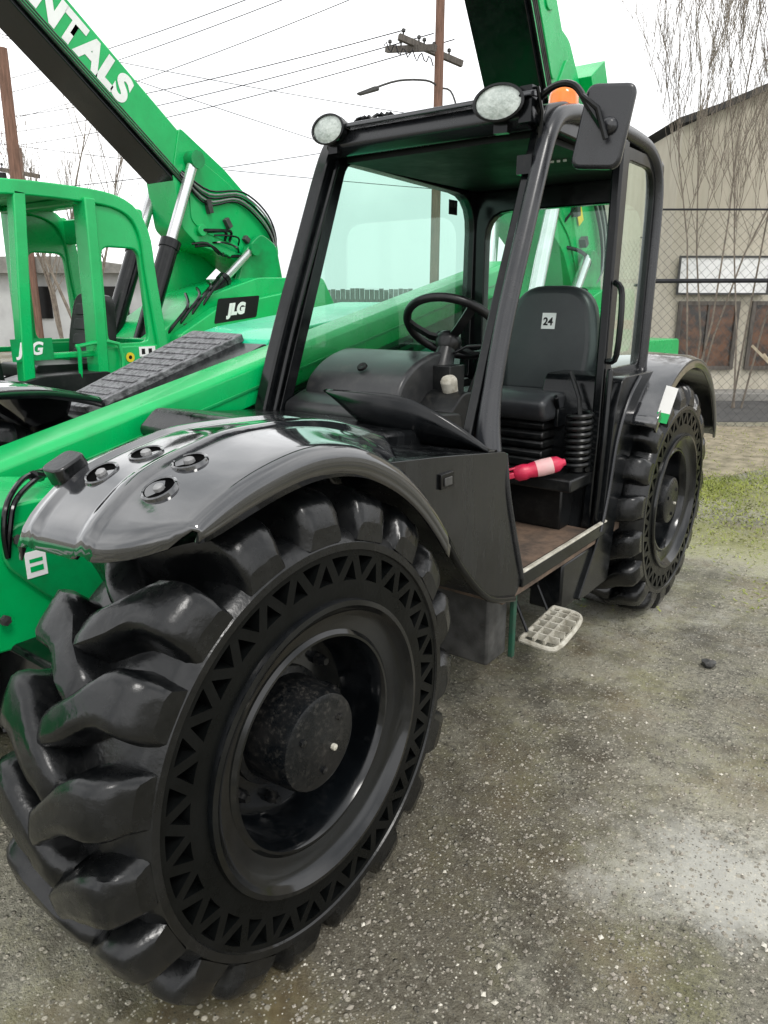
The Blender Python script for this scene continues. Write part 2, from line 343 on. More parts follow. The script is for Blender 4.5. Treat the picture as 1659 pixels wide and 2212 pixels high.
# ------------------------------------------------------------------ wheel meshes
def tyre_mesh():
    MX=Rm(90,'Y')
    b=B()
    b.lathe([(.0,.350),(.0,.385)],MX,120,1)
    b.lathe([(0,.465),(.005,.468),(.005,.485),(-.003,.492),(-.014,.502),(-.03,.510),(-.1,.519),(-.2,.522),(-.3,.519),(-.37,.510),(-.4,.49),(-.4,.33)],MX,120,0)
    n=30;k=4
    def P(r,a,x=0): return (x,-r*math.cos(a),r*math.sin(a))
    r1,r2=.385,.465
    for i in range(n):
        for kind in(0,1):
            st=2*math.pi/n
            if kind==0: pts=[(r2,(i+j/k)*st) for j in range(k+1)]+[(r1,(i+.5)*st)]
            else: pts=[(r1,(i+.5+j/k)*st) for j in range(k,-1,-1)]+[(r2,(i+1)*st)]
            if kind==0: cs=[P(r2,i*st),P(r2,(i+1)*st),P(r1,(i+.5)*st)]
            else: cs=[P(r1,(i+.5)*st),P(r1,(i+1.5)*st),P(r2,(i+1)*st)]
            c=sum((Vector(q) for q in cs),Vector())/3
            o=[Vector(P(*p)) for p in pts]; q=[c+(p-c)*.58 for p in o]; d=[c+(p-c)*.46+Vector((-.04,0,0)) for p in o]
            m=len(o); vs=o+q+d; fs=[]
            for a in range(m):
                e=(a+1)%m; fs+=[(a,e,m+e,m+a),(m+a,m+e,2*m+e,2*m+a)]
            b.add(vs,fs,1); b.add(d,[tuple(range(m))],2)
    NL=19
    for side in(0,1):
        for i in range(NL):
            a0=2*math.pi*(i+.5*side)/NL+random.uniform(-.010,.010)
            xs=[.003,-.006,-.020,-.045,-.075,-.100,-.125,-.150,-.175,-.20,-.222,-.240,-.25]
            sh=[0,0,-.002,-.005,-.012,-.028,-.058,-.092,-.125,-.158,-.185,-.205,-.214]
            hw=[.094,.103,.110,.113,.112,.108,.101,.095,.090,.085,.079,.070,.060]
            ro=[.528,.560,.584,.595,.599,.600,.600,.600,.600,.598,.594,.584,.565]
            rb=[.490,.494,.502,.508,.513,.516,.518,.519,.519,.519,.519,.519,.519]
            G=[];jr=random.uniform(-.005,.004)
            ja=[random.uniform(-.008,.008) for _ in range(13)]
            wv=random.uniform(0,6)
            for xi,(x,s,h,R,r) in enumerate(zip(xs,sh,hw,ro,rb)):
                xx=x if side==0 else -.4-x
                R+=random.uniform(-.0015,.0015)+jr
                s+=.007*math.sin(xi*1.1+wv)
                row=[]
                for qi,(q,e) in enumerate(((-1.12,0),(-1.04,.30),(-.97,.58),(-.87,.84),(-.70,.97),(-.35,1.0),(.05,.99),(.40,1.0),(.70,.97),(.87,.84),(.97,.58),(1.04,.30),(1.12,0))):
                    row.append(P(r+(R-r)*e+random.uniform(-.0012,.0012),a0+s+h*q*.98+ja[qi]*.5,xx+random.uniform(-.001,.001)))
                G.append(row)
            b.grid(G,0)
            c=len(G[0])
            b.add(G[0],[tuple(range(c))],0); b.add(G[-1],[tuple(range(c))[::-1]],0)
    return b.mesh('tyre',[rubber,rubber_side,recess_shade],smooth=48)
tyre_me=tyre_mesh()
b=B();b.lathe([(-.35,.352),(.002,.353),(.012,.35),(.014,.338),(.004,.330),(-.006,.322),(-.014,.305),(-.02,.285),(-.024,.272),(-.018,.262),(-.018,.256),(-.028,.25),(-.06,.243),(-.135,.235),(-.15,.225),(-.155,.15),(-.155,.02)],Rm(90,'Y'),96)
rim_me=b.mesh('rim',rimblack,smooth=30)
b=B();b.lathe([(-.16,.15),(-.145,.148),(-.14,.132),(-.035,.124),(-.018,.118),(-.012,.105),(-.012,.02),(-.010,.0005)],Rm(90,'Y'),48)
for i in range(10):
    a=2*math.pi*i/10; b.lathe([(-.155,.016),(-.135,.016),(-.130,.012),(-.12,.01),(-.12,.0005)],T(0,.185*math.cos(a),.185*math.sin(a))@Rm(90,'Y'),6)
for i in range(3):
    a=2*math.pi*i/3+.5; b.lathe([(-.012,.009),(-.006,.009),(-.004,.0005)],T(0,.075*math.cos(a),.075*math.sin(a))@Rm(90,'Y'),8)
b.lathe([(-.012,.008),(-.003,.008),(-.001,.0005)],T(0,.035,-.03)@Rm(90,'Y'),8,1)
hub_me=b.mesh('hub',[hubm,cream],smooth=35)
def wheel(parent,loc,flip=False,spin=0,sc=1,label=None):
    w=empty('wheel',loc,parent)
    w.rotation_euler=(rad(spin),0,math.pi if flip else 0) ; w.scale=(sc,sc,sc)
    w.matrix_parent_inverse=wm(parent).inverted()
    for nm,me in(('tyre',tyre_me),('rim',rim_me),('hub',hub_me)):
        o=bpy.data.objects.new(nm,me); COL.objects.link(o); o.parent=w
    return w
def text(name,txt,M,size,matl,parent,bold=.02,ext=.002,shear=0,spacing=1,align='LEFT'):
    cu=bpy.data.curves.new(name,'FONT'); cu.body=txt; cu.size=size; cu.offset=bold*size; cu.extrude=ext; cu.shear=shear; cu.space_character=spacing; cu.align_x=align
    o=bpy.data.objects.new(name+'_c',cu); COL.objects.link(o)
    dg=bpy.context.evaluated_depsgraph_get(); me=bpy.data.meshes.new_from_object(o.evaluated_get(dg)); bpy.data.objects.remove(o)
    me.transform(M); me.materials.clear(); me.materials.append(matl); me.name=name
    ob=bpy.data.objects.new(name,me); COL.objects.link(ob); attach(ob,parent); return ob
# ================================================================== MAIN TELEHANDLER
TH=empty('telehandler',(-.95,1.38,0),None,"green and black compact telehandler with open cab and chunky tyres","telehandler")
wheel(TH,(0,.068,.578),spin=4)
wheel(TH,(0,2.78,.585),spin=11)
wheel(TH,(-1.98,.068,.585),True,8)
wheel(TH,(-1.98,2.78,.585),True,3)
b=B()
b.box((-1.42,-.56),(-.25,3.3),(.42,.72)); b.box((-1.6,-.42),(-.1,.1),(.47,.7)); b.box((-1.6,-.42),(2.66,2.86),(.47,.7))
b.prism([(2.55,.6),(2.5,1.15),(2.9,1.32),(3.4,1.2),(3.5,.6)],-1.6,-.45)
b.box((-1.15,-.5),(1.0,2.3),(.34,.56))
b.make('chassis',blackp,TH,bevel=.015)
# front fender
bend=smtab([(-.38,1.132),(-.35,1.15),(-.284,1.193),(-.19,1.238),(-.1,1.266),(.0,1.283),(.08,1.285),(.16,1.274),(.24,1.248),(.34,1.195),(.425,1.13),(.5,1.055),(.57,.97)])
inn=smtab([(-.38,1.12),(-.34,1.15),(-.3,1.185),(-.226,1.232),(-.1,1.266),(.03,1.284),(.3,1.274),(.45,1.245),(.57,1.21)])
def sstep(t): t=max(0,min(1,t)); return t*t*(3-2*t)
def ftop(x,y):
    Bz=interp(bend,y);Iz=interp(inn,y); t=sstep(-x/.26)
    return Bz+(Iz-Bz)*t+.014*math.sin(math.pi*min(1,max(0,-x/.42)))
b=B(); ys=[-.368+i*.938/54 for i in range(55)]; xs=[.010,.014,.013,.006,-.008,-.028,-.055,-.09,-.13,-.165,-.178,-.188,-.2,-.212,-.222,-.235,-.27,-.31,-.35,-.375,-.385,-.397,-.41,-.42,-.428,-.430]
G=[]
for iy,y in enumerate(ys):
    row=[]; fr=min(1,max(0,(-.08-y)/.29))
    for j,x in enumerate(xs):
        yy=y
        k=max(0,(x+.24)/.25); yy=y+.10*k**2.4*fr**2
        z=ftop(x,yy)
        lipk=.065*(1-.5*fr**2)
        if j==0:z-=lipk
        elif j==1:z-=lipk*.5
        elif j==2:z-=.016
        elif j==3:z-=.005
        elif j==4:z-=.001
        if x in(-.188,-.2,-.212): z+=.010
        if x in(-.178,-.222): z+=.002
        if x in(-.385,-.397): z+=.007
        if j==len(xs)-1:z-=.03
        q=1-max(0,min(1,(x+.03)/.04))
        if iy==0: z-=.03*q
        if iy==1: z-=.007*q
        row.append((x,yy,z))
    G.append(row)
b.grid(G); fo=b.make('fender',fend,TH,solid=.010,smooth=55)
for (x,y) in((-.285,-.150),(-.148,-.148),(-.315,-.238),(-.128,-.238)):
    b=B(); z=ftop(x,y); dz=(ftop(x,y+.02)-ftop(x,y-.02))/.04
    M=T(x,y,z+.006)@Matrix.Rotation(math.atan(dz),4,'X')
    b.lathe([(-.006,.039),(.003,.037),(.005,.034),(.003,.031)],M,32)
    b.lathe([(.003,.031),(-.0005,.028),(-.001,.0005)],M,24,2); b.lathe([(-.001,.012),(.006,.011),(.009,.007),(.0095,.0005)],M,8,1)
    b.make('fender_cap',[fend,galv,recess_shade],fo,smooth=30)
b=B(); G=T(-.415,-.235,1.222)@Rm(24,'X')
b.prism(rpoly([(-.04,-.045),(.03,-.045),(.03,.03),(-.04,.03)],.02,3),0,.045,axis='z',M=G); b.make('marker_lamp',panelm,TH,bevel=.012)
f2=bpy.data.objects.new('fender',fo.data); COL.objects.link(f2); f2.location=(-1.98,0,0); f2.scale=(-1,1,1); attach(f2,TH)
m=f2.modifiers.new('s','SOLIDIFY'); m.thickness=.01
b=B();G=[]
for i in range(25):
    a=rad(20+i*(122/24)); R=.70
    cy=2.80; cz=.60
    y=cy+R*math.cos(a)*.95; z=cz+R*math.sin(a)*1.0
    row=[(.012,y-.03*math.cos(a),z-.04*math.sin(a)),(.012,y,z),(-.02,y+.012*math.cos(a),z+.012*math.sin(a)),(-.2,y+.02*math.cos(a),z+.02*math.sin(a)),(-.42,y+.02*math.cos(a),z+.02*math.sin(a))]
    G.append(row)
b.grid(G); rf=b.make('rear_fender',fend,TH,solid=.012,smooth=50)
b=B()
b.prism(rpoly([(.42,1.16),(.5,1.225),(.75,1.185),(1.08,1.155),(1.10,1.06),(.5,1.06)],.02,2),-1.15,-.34)
b.make('deck',panelm,TH,bevel=.02,seg=3)
b=B()
poly=rpoly([(.36,1.185),(.70,1.15),(1.10,1.10),(1.10,.97),(1.16,.80),(1.255,.60),(1.20,.545),(1.0,.61),(.80,.78),(.68,.94),(.57,1.05)],.03,3)
b.prism(poly,-.42,-.095)
b.make('side_panel',panelm,TH,bevel=.045,seg=6)
b=B(); b.tube(Smooth([(-.10,.50,1.10),(-.092,.60,1.03),(-.09,.70,.92),(-.09,.82,.77),(-.092,1.0,.615),(-.095,1.19,.55)],5),.013,8); b.make('panel_rib',blackp,TH,smooth=60)
b=B(); b.tube(Smooth([(-.108,1.10,1.09),(-.098,1.11,.97),(-.096,1.17,.80),(-.096,1.25,.61)],5),.012,8); b.make('door_edge_trim',pillar,TH,smooth=60)
b=B(); b.box((-.098,-.086),(.68,.75),(1.055,1.10)); b.box((-.086,-.082),(.695,.735),(1.063,1.088),1); b.make('latch',[blackd,steel],TH,bevel=.003)
b=B(); b.box((-.42,-.17),(1.15,1.30),(.27,.58)); b.make('step_bracket',steel,TH,bevel=.01)
b=B(); b.box((-.165,-.145),(1.305,1.33),(.25,.58)); b.make('step_post',mat('dull_green',(.01,.07,.04),(.03,.04,.03),rough=.5,scale=12),TH,bevel=.004)
b=B()
fr=Smooth([(-.14,1.36,.31),(-.03,1.365,.30),(-.0,1.40,.30),(.005,1.5,.315),(-.0,1.60,.335),(-.03,1.64,.345),(-.13,1.64,.35)],4)
b.tube(fr,.011,8); b.tube([(-.14,1.36,.31),(-.13,1.64,.35)],.010,8)
for y in(1.41,1.46,1.51,1.56,1.6): b.box((-.135,.0),(y-.004,y+.004),(.295+.11*(y-1.3),.322+.11*(y-1.3)))
for x in(-.09,-.045): b.box((x-.004,x+.004),(1.37,1.635),(0,.02),0,T(0,0,.302)@T(0,1.3,0)@Rm(6,'X')@T(0,-1.3,0))
b.make('step',cream,TH,smooth=40)
for y in(1.40,1.6):
    b=B(); b.tube([(-.13,y,.33),(-.2,y+.02,.44),(-.2,y,.58)],.007,6); b.make('step_hanger',blackp,TH)
# ------------------ cab
CAB=empty('cab',(-.65,1.85,.6),TH)
XL,XR=-.17,-1.15
b=B()
b.prism([(1.12,.60),(1.12,.545),(2.6,.545),(2.6,.60)],XR,-.10); b.make('cab_floor',floorm,CAB,bevel=.004)
b=B(); b.box((-.115,-.085),(1.24,2.05),(.575,.632)); b.box((-.10,-.08),(1.24,2.05),(.632,.642),1); b.make('door_sill',[blackp,cream],CAB,bevel=.006)
b=B()
apn=Smooth([(-.15,1.075,1.02),(-.18,1.115,1.20),(-.19,1.20,1.473),(-.195,1.336,1.80),(-.20,1.455,2.06),(-.20,1.51,2.15),(-.20,1.58,2.195),(-.195,1.70,2.22),(-.19,1.85,2.228),(-.18,2.2,2.225),(-.175,2.42,2.20),(-.172,2.54,2.12),(-.17,2.575,1.95),(-.17,2.57,1.6),(-.17,2.56,1.2)],5)
rr=[]
for i,p in enumerate(apn): rr.append(.054-.022*min(1,i/7))
b.tube(apn,rr,16)
b.make('door_pillar',pillar,CAB,smooth=60)
b=B()
b.sweeprect(Smooth([(-.235,1.06,1.08),(-.24,1.22,1.47),(-.245,1.45,2.0),(-.25,1.52,2.16)],4),.035,.05)
b.make('windscreen_frame',blackp,CAB,bevel=.006)
b=B(); b.sweeprect(Smooth([(XR,.985,1.02),(XR,1.02,1.14),(XR,1.14,1.45),(XR,1.33,1.88),(XR,1.44,2.12),(XR,1.50,2.2)],4),.07,.06)
b.sweeprect(Smooth([(XR+.045,1.0,1.06),(XR+.045,1.15,1.45),(XR+.045,1.34,1.88),(XR+.045,1.45,2.12)],4),.015,.02)
b.make('windscreen_pillar',blackp,CAB,bevel=.012)
out=rpoly([(1.02,1.0),(2.66,1.0),(2.66,2.2),(1.50,2.2)],.04,5)
inn_=rpoly([(1.12,1.10),(2.56,1.10),(2.58,2.10),(1.53,2.13)],[.03,.1,.18,.06],5)
b=B(); b.ring(out,inn_,XR-.03,XR+.03); b.make('side_frame',blackp,CAB,bevel=.008)
b2=B(); b2.add([(XR,p[0],p[1]) for p in inn_],[tuple(range(len(inn_)))]); b2.make('side_window',glass,CAB,smooth=0)
b=B(); b.box((XR+.004,XR+.006),(2.36,2.44),(2.0,2.07)); b.box((XR+.0062,XR+.0068),(2.37,2.395),(2.035,2.06),1);b.box((XR+.0062,XR+.0068),(2.405,2.43),(2.035,2.06),1); b.make('warning_sticker',[blackd,steel],CAB)
out=rpoly([(XR,1.0),(-.17,1.0),(-.17,2.2),(XR,2.2)],.05,5)
inr=rpoly([(-1.06,1.33),(-.235,1.33),(-.235,2.02),(-1.06,2.02)],[.06,.06,.14,.14],5)
b=B(); b.ring(out,inr,2.59,2.65,axis='y'); b.make('rear_frame',blackp,CAB,bevel=.008)
b=B(); b.add([(p[0],2.62,p[1]) for p in inr],[tuple(range(len(inr)))]); b.make('rear_window',glassr,CAB,smooth=0)
b=B(); b.box((XR-.02,XR+.02),(1.1,2.66),(.56,1.04)); b.box((XR,-.17),(2.58,2.64),(.56,1.04)); b.box((XR,-.40),(1.085,1.12),(.56,1.12)); b.make('lower_wall',blackp,CAB,bevel=.006)
b=B()
rp=rpoly([(1.45,2.145),(1.47,2.21),(1.62,2.25),(2.45,2.25),(2.63,2.19),(2.62,2.13)],.03,3)
b.prism(rp,XR-.01,-.205); b.make('roof',blackp,CAB,bevel=.02,seg=3)
b=B(); b.prism(rpoly([(1.405,2.165),(1.415,2.222),(1.50,2.235),(1.50,2.14),(1.45,2.135)],.015,3),XR+.02,-.25)
b.prism(rpoly([(1.38,2.222),(1.385,2.240),(1.5,2.25),(1.5,2.236)],.004,2),XR+.04,-.22)
b.make('roof_header',pillar,CAB,bevel=.008)
b=B(); b.box((XR+.05,-.25),(1.5,2.55),(2.120,2.14)); 
for i in range(5): b.box((-.46+.027*i,-.448+.027*i),(1.95,1.957),(2.112,2.122),1)
b.make('headliner',[mat('headliner',(.002,.004,.003),(.004,.007,.005),rough=.45,spec=.2),white],CAB)
b=B(); b.sweeprect([(-.16,2.02,.60),(-.165,2.07,1.0),(-.175,2.10,1.6),(-.18,2.12,2.2)],.045,.07,up=(0,1,0)); 
b.sweeprect([(-.12,2.0,.62),(-.12,2.03,1.0),(-.125,2.05,1.3)],.025,.03,up=(0,1,0))
b.make('door_post',blackp,CAB,bevel=.01)
b=B(); b.tube(Smooth([(-.14,2.05,1.33),(-.10,2.04,1.36),(-.10,2.045,1.60),(-.14,2.06,1.65)],4),.013,8); b.make('grab_handle',blackp,CAB)
b=B(); b.prism(rpoly([(1.80,.33),(1.98,.56),(2.02,.66),(2.06,1.12),(2.12,1.26),(2.56,1.26),(2.50,1.12),(2.30,.90),(2.18,.62),(2.14,.33)],.03,3),-.45,-.09)
b.make('rear_side_panel',blackp,CAB,bevel=.02,seg=3)
b=B(); b.tube(Smooth([(-.085,1.99,.60),(-.085,2.05,.78),(-.085,2.10,1.0),(-.085,2.2,1.16),(-.085,2.32,1.25)],5),.008,8); b.make('door_seal',pillar,CAB)
b=B(); b.box((-.25,-.105),(1.65,2.0),(.33,.54)); b.make('battery_box',blackp,TH,bevel=.01)
out=rpoly([(2.13,1.25),(2.55,1.25),(2.55,2.18),(2.15,2.18)],.03,5); ii=rpoly([(2.165,1.29),(2.52,1.29),(2.52,2.13),(2.18,2.13)],[.03,.05,.12,.03],5)
b=B(); b.ring(out,ii,-.19,-.165); b.make('quarter_frame',blackp,CAB,bevel=.004)
b=B(); b.add([(-.178,p[0],p[1]) for p in ii],[tuple(range(len(ii)))]); b.make('quarter_window',glassr,CAB,smooth=0)
b=B(); MT=T(.02,2.36,1.09)@Rm(-10,'X')@Rm(10,'Y')@Rm(-15,'Z'); b.box((0,.002),(-.045,.055),(.0,.12),0,MT); b.box((-.0005,.0025),(-.045,.055),(-.045,0),1,MT); b.make('inspection_tag',[white,green],TH)
topz=smtab([(-.80,1.262),(-.70,1.272),(-.55,1.282),(-.40,1.280),(-.30,1.248),(-.2,1.19),(-.11,1.118)]); botz=smtab([(-.80,1.255),(-.72,1.205),(-.62,1.152),(-.52,1.132),(-.36,1.117),(-.2,1.112),(-.11,1.108)])
b=B();G=[]
for i in range(33):
    t=i/32; x=-.80+.69*t
    top=interp(topz,x); bot=min(top-.003,interp(botz,x)); y0=1.0-.10*math.sin(t*math.pi)
    row=[]
    for k in range(9):
        s=k/8; row.append((x+.02*s*math.sin(t*3.14),y0+.05*s-.03*math.sin(s*math.pi),top+(bot-top)*s))
    G.append(row)
b.grid(G); b.make('windscreen_flap',blackp,CAB,solid=.008,smooth=60)
b=B(); b.prism(rpoly([(1.20,1.05),(1.20,1.26),(1.32,1.345),(1.48,1.385),(1.60,1.36),(1.63,1.24),(1.58,1.0)],[.02,.08,.12,.09,.08,.06,.02],5),-1.10,-.62)
b.make('dashboard',dashm,CAB,bevel=.06,seg=6,smooth=60)
b=B(); b.prism(rpoly([(1.10,1.12),(1.10,1.18),(1.22,1.225),(1.36,1.215),(1.38,1.08)],.03,4),-1.12,-.70); b.make('dash_tray',dashm,CAB,bevel=.02,seg=3)
b=B(); b.prism(rpoly([(1.08,1.10),(1.08,1.15),(1.18,1.185),(1.34,1.17),(1.36,1.08)],.03,4),-.69,-.42)
b.prism(rpoly([(1.3,1.02),(1.3,1.15),(1.42,1.24),(1.56,1.22),(1.56,.7),(1.3,.7)],.04,4),-.72,-.46)
b.box((-1.1,-.98),(1.6,2.55),(.62,1.16)); b.prism(rpoly([(1.64,1.0),(2.3,1.02),(2.3,1.2),(1.7,1.16)],.04,3),-1.12,-.95); b.make('side_console',interior,CAB,bevel=.02,seg=3)
b=B(); b.lathe([(-.003,.022),(.006,.02),(.007,.012),(.003,.0005)],T(-.84,1.265,1.325)@Rm(38,'X'),16); b.make('air_vent',blackd,CAB)
MW=T(-.645,1.62,1.47)@Rm(-38,'X')@Rm(-6,'Y')
b=B()
b.tube([(.195*math.cos(a*math.pi/24),.195*math.sin(a*math.pi/24),0) for a in range(48)],.0175,10,closed=True,M=MW)
for a in(80,200,320):
    c,s=math.cos(rad(a)),math.sin(rad(a)); b.sweeprect([(.02*c,.02*s,-.06),(.08*c,.08*s,-.055),(.15*c,.15*s,-.025),(.193*c,.193*s,0)],.036,.014,M=MW)
b.lathe([(-.11,.035),(-.09,.05),(-.06,.055),(-.045,.045),(-.043,.0005)],MW,20)
b.lathe([(0,.01),(.03,.012),(.045,.022),(.06,.018),(.065,.0005)],MW@T(-.13,.11,0),12)
b.make('steering_wheel',interior,CAB,smooth=50)
b=B(); b.tube([MW@Vector((0,0,-.07)),(-.63,1.51,1.30),(-.60,1.46,1.1),(-.6,1.44,.6)],[.035,.05,.06,.07],12); b.box((-.66,-.54),(1.44,1.55),(1.19,1.33)); 
b.tube([(-.62,1.55,1.36),(-.54,1.56,1.40),(-.42,1.58,1.41)],[.006,.006,.011],6); b.tube([(-.62,1.53,1.33),(-.80,1.55,1.37)],.006,6); b.tube([(-.5,1.5,1.2),(-.44,1.52,1.36)],.008,6)
b.lathe([(0,.03),(.05,.034),(.065,.024),(.066,.0005)],T(-.535,1.44,1.23)@Rm(20,'X'),14,1)
b.make('steering_column',[interior,cream],CAB,bevel=.008)
SEAT=empty('seat',(-.55,2.1,.6),CAB)
b=B(); MB=T(-.56,2.36,1.12)@Rm(-9,'X')
b.prism(rpoly([(-.22,0),(.22,0),(.245,.25),(.19,.53),(-.19,.53),(-.245,.25)],[.05,.05,.1,.14,.14,.1],6),-.06,.06,axis='y',M=MB)
b.make('backrest',seatm,SEAT,bevel=.045,seg=5,smooth=60)
b=B(); b.prism(rpoly([(1.87,1.10),(1.85,1.16),(1.95,1.195),(2.32,1.165),(2.32,1.07),(1.9,1.07)],.04,4),-.79,-.33)
b.make('seat_cushion',seatm,SEAT,bevel=.028,seg=4,smooth=60)
b=B(); b.box((-.035,.035),(-.0635,-.061),(.32,.395),0,MB); b.make('seat_label',white,SEAT)
text('seat_label_number','24',MB@T(-.027,-.0645,.338)@Rm(90,'X'),.05,blackd,SEAT,bold=.03,ext=.0004)
b=B(); b.box((-.78,-.34),(1.92,2.3),(.86,.9)); 
for i in range(4): b.prism(rpoly([(1.93+.01*(i%2),.90+.042*i),(2.28,.90+.042*i),(2.28,.935+.042*i),(1.93,.935+.042*i)],.012,2),-.76,-.36)
b.box((-.95,-.16),(1.80,2.4),(.80,.855)); b.box((-.9,-.24),(1.9,2.4),(.6,.80))
b.make('seat_base',interior,SEAT,bevel=.008)
b=B(); b.tube([(-.215+.05*math.cos(a*.5),1.98+.05*math.sin(a*.5),.87+.0021*a) for a in range(118)],.0105,7)
b.lathe([(.86,.035),(1.11,.03)],T(-.215,1.98,0),14); b.tube([(-.215,1.98,1.10),(-.24,2.02,1.17),(-.3,2.05,1.28)],.01,6); b.make('coil_hose',interior,SEAT)
b=B(); b.box((-.335,-.315),(1.98,2.3),(1.04,1.12)); b.tube([(-.33,2.0,1.12),(-.31,1.93,1.18)],.012,8); b.make('seat_lever',blackp,SEAT,bevel=.004)
FE=empty('fire_extinguisher',(-.26,1.76,.86),None,"red fire extinguisher bottle lying in the cab beside the seat base","fire extinguisher")
ME=T(-.27,1.78,.905)@Rm(38,'Z')@Rm(-14,'Y')@Rm(90,'Y')@T(0,0,-.12)
b=B(); b.lathe([(-.02,.0005),(-.015,.022),(0,.033),(.03,.035),(.05,.030),(.08,.034)],ME,20,0); b.lathe([(.08,.0345),(.11,.036),(.15,.035)],ME,20,1); b.lathe([(.15,.035),(.175,.032),(.195,.016),(.205,.014),(.205,.0005)],ME,20,0); b.make('bottle',[red,mat('pink_label',(.75,.42,.42),(.65,.55,.52),rough=.5)],FE)
b=B(); b.box((-.012,.012),(-.02,.02),(-.055,-.015),0,ME); b.box((-.03,-.02),(-.008,.008),(-.06,.02),0,ME); b.make('valve',red,FE,bevel=.004)
MR=empty('mirror',(.0,1.49,2.14),TH)
b=B(); MM=T(.0,1.47,2.115)@Rm(14,'Z')@Rm(4,'Y')
b.prism(rpoly([(-.09,-.125),(.068,-.125),(.09,.125),(-.065,.125)],.035,6),-.02,.02,axis='y',M=MM); b.lathe([(0,.028),(.02,.026),(.03,.0005)],MM@T(.02,-.02,.0)@Rm(90,'X'),18)
b.make('mirror_housing',pillar,MR,bevel=.012,seg=3)
b=B(); b.prism(rpoly([(-.08,-.115),(.061,-.115),(.08,.115),(-.056,.115)],.03,6),.0205,.022,axis='y',M=MM); b.make('mirror_glass',mirrorg,MR)
b=B(); b.tube(Smooth([(-.235,1.53,1.98),(-.235,1.49,2.13),(-.22,1.44,2.21),(-.15,1.41,2.245),(-.08,1.405,2.235),(-.03,1.41,2.17),(.01,1.43,2.11)],5),.011,8); b.tube([(-.05,1.40,2.20),(.0,1.41,2.16),(.03,1.42,2.07)],.009,8)
b.lathe([(-.08,.02),(.08,.02)],T(-.235,1.5,2.07),10,cap=True); b.make('mirror_arm',blackp,MR)
def worklight(x,y,z,s,yaw):
    WL=empty('work_light',(x,y,z),TH); M=T(x,y,z)@Rm(yaw,'Z')@Rm(90,'X')@Matrix.Diagonal((1.24*s,.80*s,s,1))
    b=B(); b.lathe([(-.07,.0005),(-.07,.04),(-.05,.06),(-.01,.072),(.012,.074),(.014,.066),(.008,.064)],M,32); b.box((-.02,.02),(-.11,-.05),(-.05,-.02),0,M); b.make('lamp_housing',blackp,WL,smooth=40)
    b=B(); b.lathe([(.007,.065),(.012,.045),(.015,.0005)],M,32); b.make('lamp_lens',lens,WL,smooth=40)
worklight(-.335,1.38,2.215,1.0,8)
worklight(-1.09,1.38,2.225,.95,-2)
b=B(); pts=[]
for i in range(30): pts.append((-1.0+.006*i,1.43+.012*math.sin(i*1.3),2.248+.012*abs(math.sin(i*.9))))
for i in range(12): pts.append((-.82+.04*i,1.45,2.248))
b.tube(pts,.007,6); b.make('light_wiring',blackp,TH)
b=B(); b.box((-.27,-.225),(1.40,1.46),(2.15,2.26)); b.tube([(-.24,1.45,2.26),(-.21,1.41,2.25),(-.205,1.44,2.18),(-.225,1.47,2.0)],.007,6); b.box((-.27,-.215),(1.40,1.45),(1.99,2.05)); b.make('lamp_bracket',blackp,TH)
BE=empty('beacon',(-.25,1.7,2.24),TH); b=B(); b.lathe([(0,.055),(.02,.055),(.025,.045)],T(-.25,1.7,2.225),20,cap=True); b.make('beacon_base',blackp,BE)
b=B(); b.lathe([(.02,.054),(.06,.052),(.08,.044),(.092,.026),(.095,.0005)],T(-.25,1.7,2.225),24); b.make('beacon_dome',orange,BE)
# ------------------ boom
BO=empty('boom',(-1.35,1.2,1.2),TH)
MBm=T(-1.35,1.17,1.235)@Rm(12.3,'X')
b=B(); b.prism(rpoly([(-.05,-.03),(.15,-.03),(.15,.11),(.125,.13),(-.03,.13),(-.05,.11)],.008,3),-1.6,2.1,axis='y',M=MBm)
b.make('boom_tube',green,BO,bevel=.006,smooth=30)
b=B(); b.box((.150,.156),(-1.5,1.9),(.03,.042),0,MBm); b.make('boom_seam',greend,BO,bevel=.002)
b=B(); b.box((-.04,.115),(-1.6,2.0),(-.15,-.025),0,MBm); b.make('shaded_under_beam',greenk,BO,bevel=.008)  # lower boom surface, its shade put into the dark green
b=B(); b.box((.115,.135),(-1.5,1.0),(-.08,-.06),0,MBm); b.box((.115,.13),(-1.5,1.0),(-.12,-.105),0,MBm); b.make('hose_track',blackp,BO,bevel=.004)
b=B(); b.prism(rpoly([(.34,.97),(.12,1.05),(-.06,1.085),(-.28,1.085),(-.36,1.03),(-.44,.98),(-1.1,.93),(-1.1,.62),(-.28,.71),(.02,.67),(.2,.66),(.36,.8)],.03,3),-1.15,-.80)
b.make('boom_head',green,BO,bevel=.010,seg=3)
b=B(); b.prism(rpoly([(.30,.91),(.10,1.0),(-.08,1.04),(-.22,1.04),(-.25,.95),(-.12,.80),(.05,.74),(.28,.80)],.05,4),-.799,-.783)
b.make('head_cheek_plate',greend,BO,bevel=.006,seg=2)
b=B(); b.prism(rpoly([(-.26,.93),(-.36,.95),(-.5,.90),(-.5,.73),(-.30,.74)],.03,3),-.799,-.787); b.make('tool_plate',greend,BO,bevel=.005)
b=B(); b.lathe([(0,.05),(.012,.05),(.018,.044),(.018,.0005)],T(-.783,.07,.88)@Rm(90,'Y'),24); b.make('pivot_pin',greenk,BO,smooth=30)
for (y,z) in((-.12,.97),(-.2,1.0),(-.32,.84),(-.26,.80),(.0,.71)):
    b=B(); b.lathe([(0,.014),(.012,.014),(.014,.0005)],T(-.788,y,z)@Rm(90,'Y'),6); b.make('bolt',steel,BO,smooth=30)
b=B(); b.lathe([(0,.024),(.03,.024),(.034,.018),(.034,.0005)],T(-1.20,.22,1.07)@Rm(90,'Y'),16); b.make('boom_pin',blackp,BO)
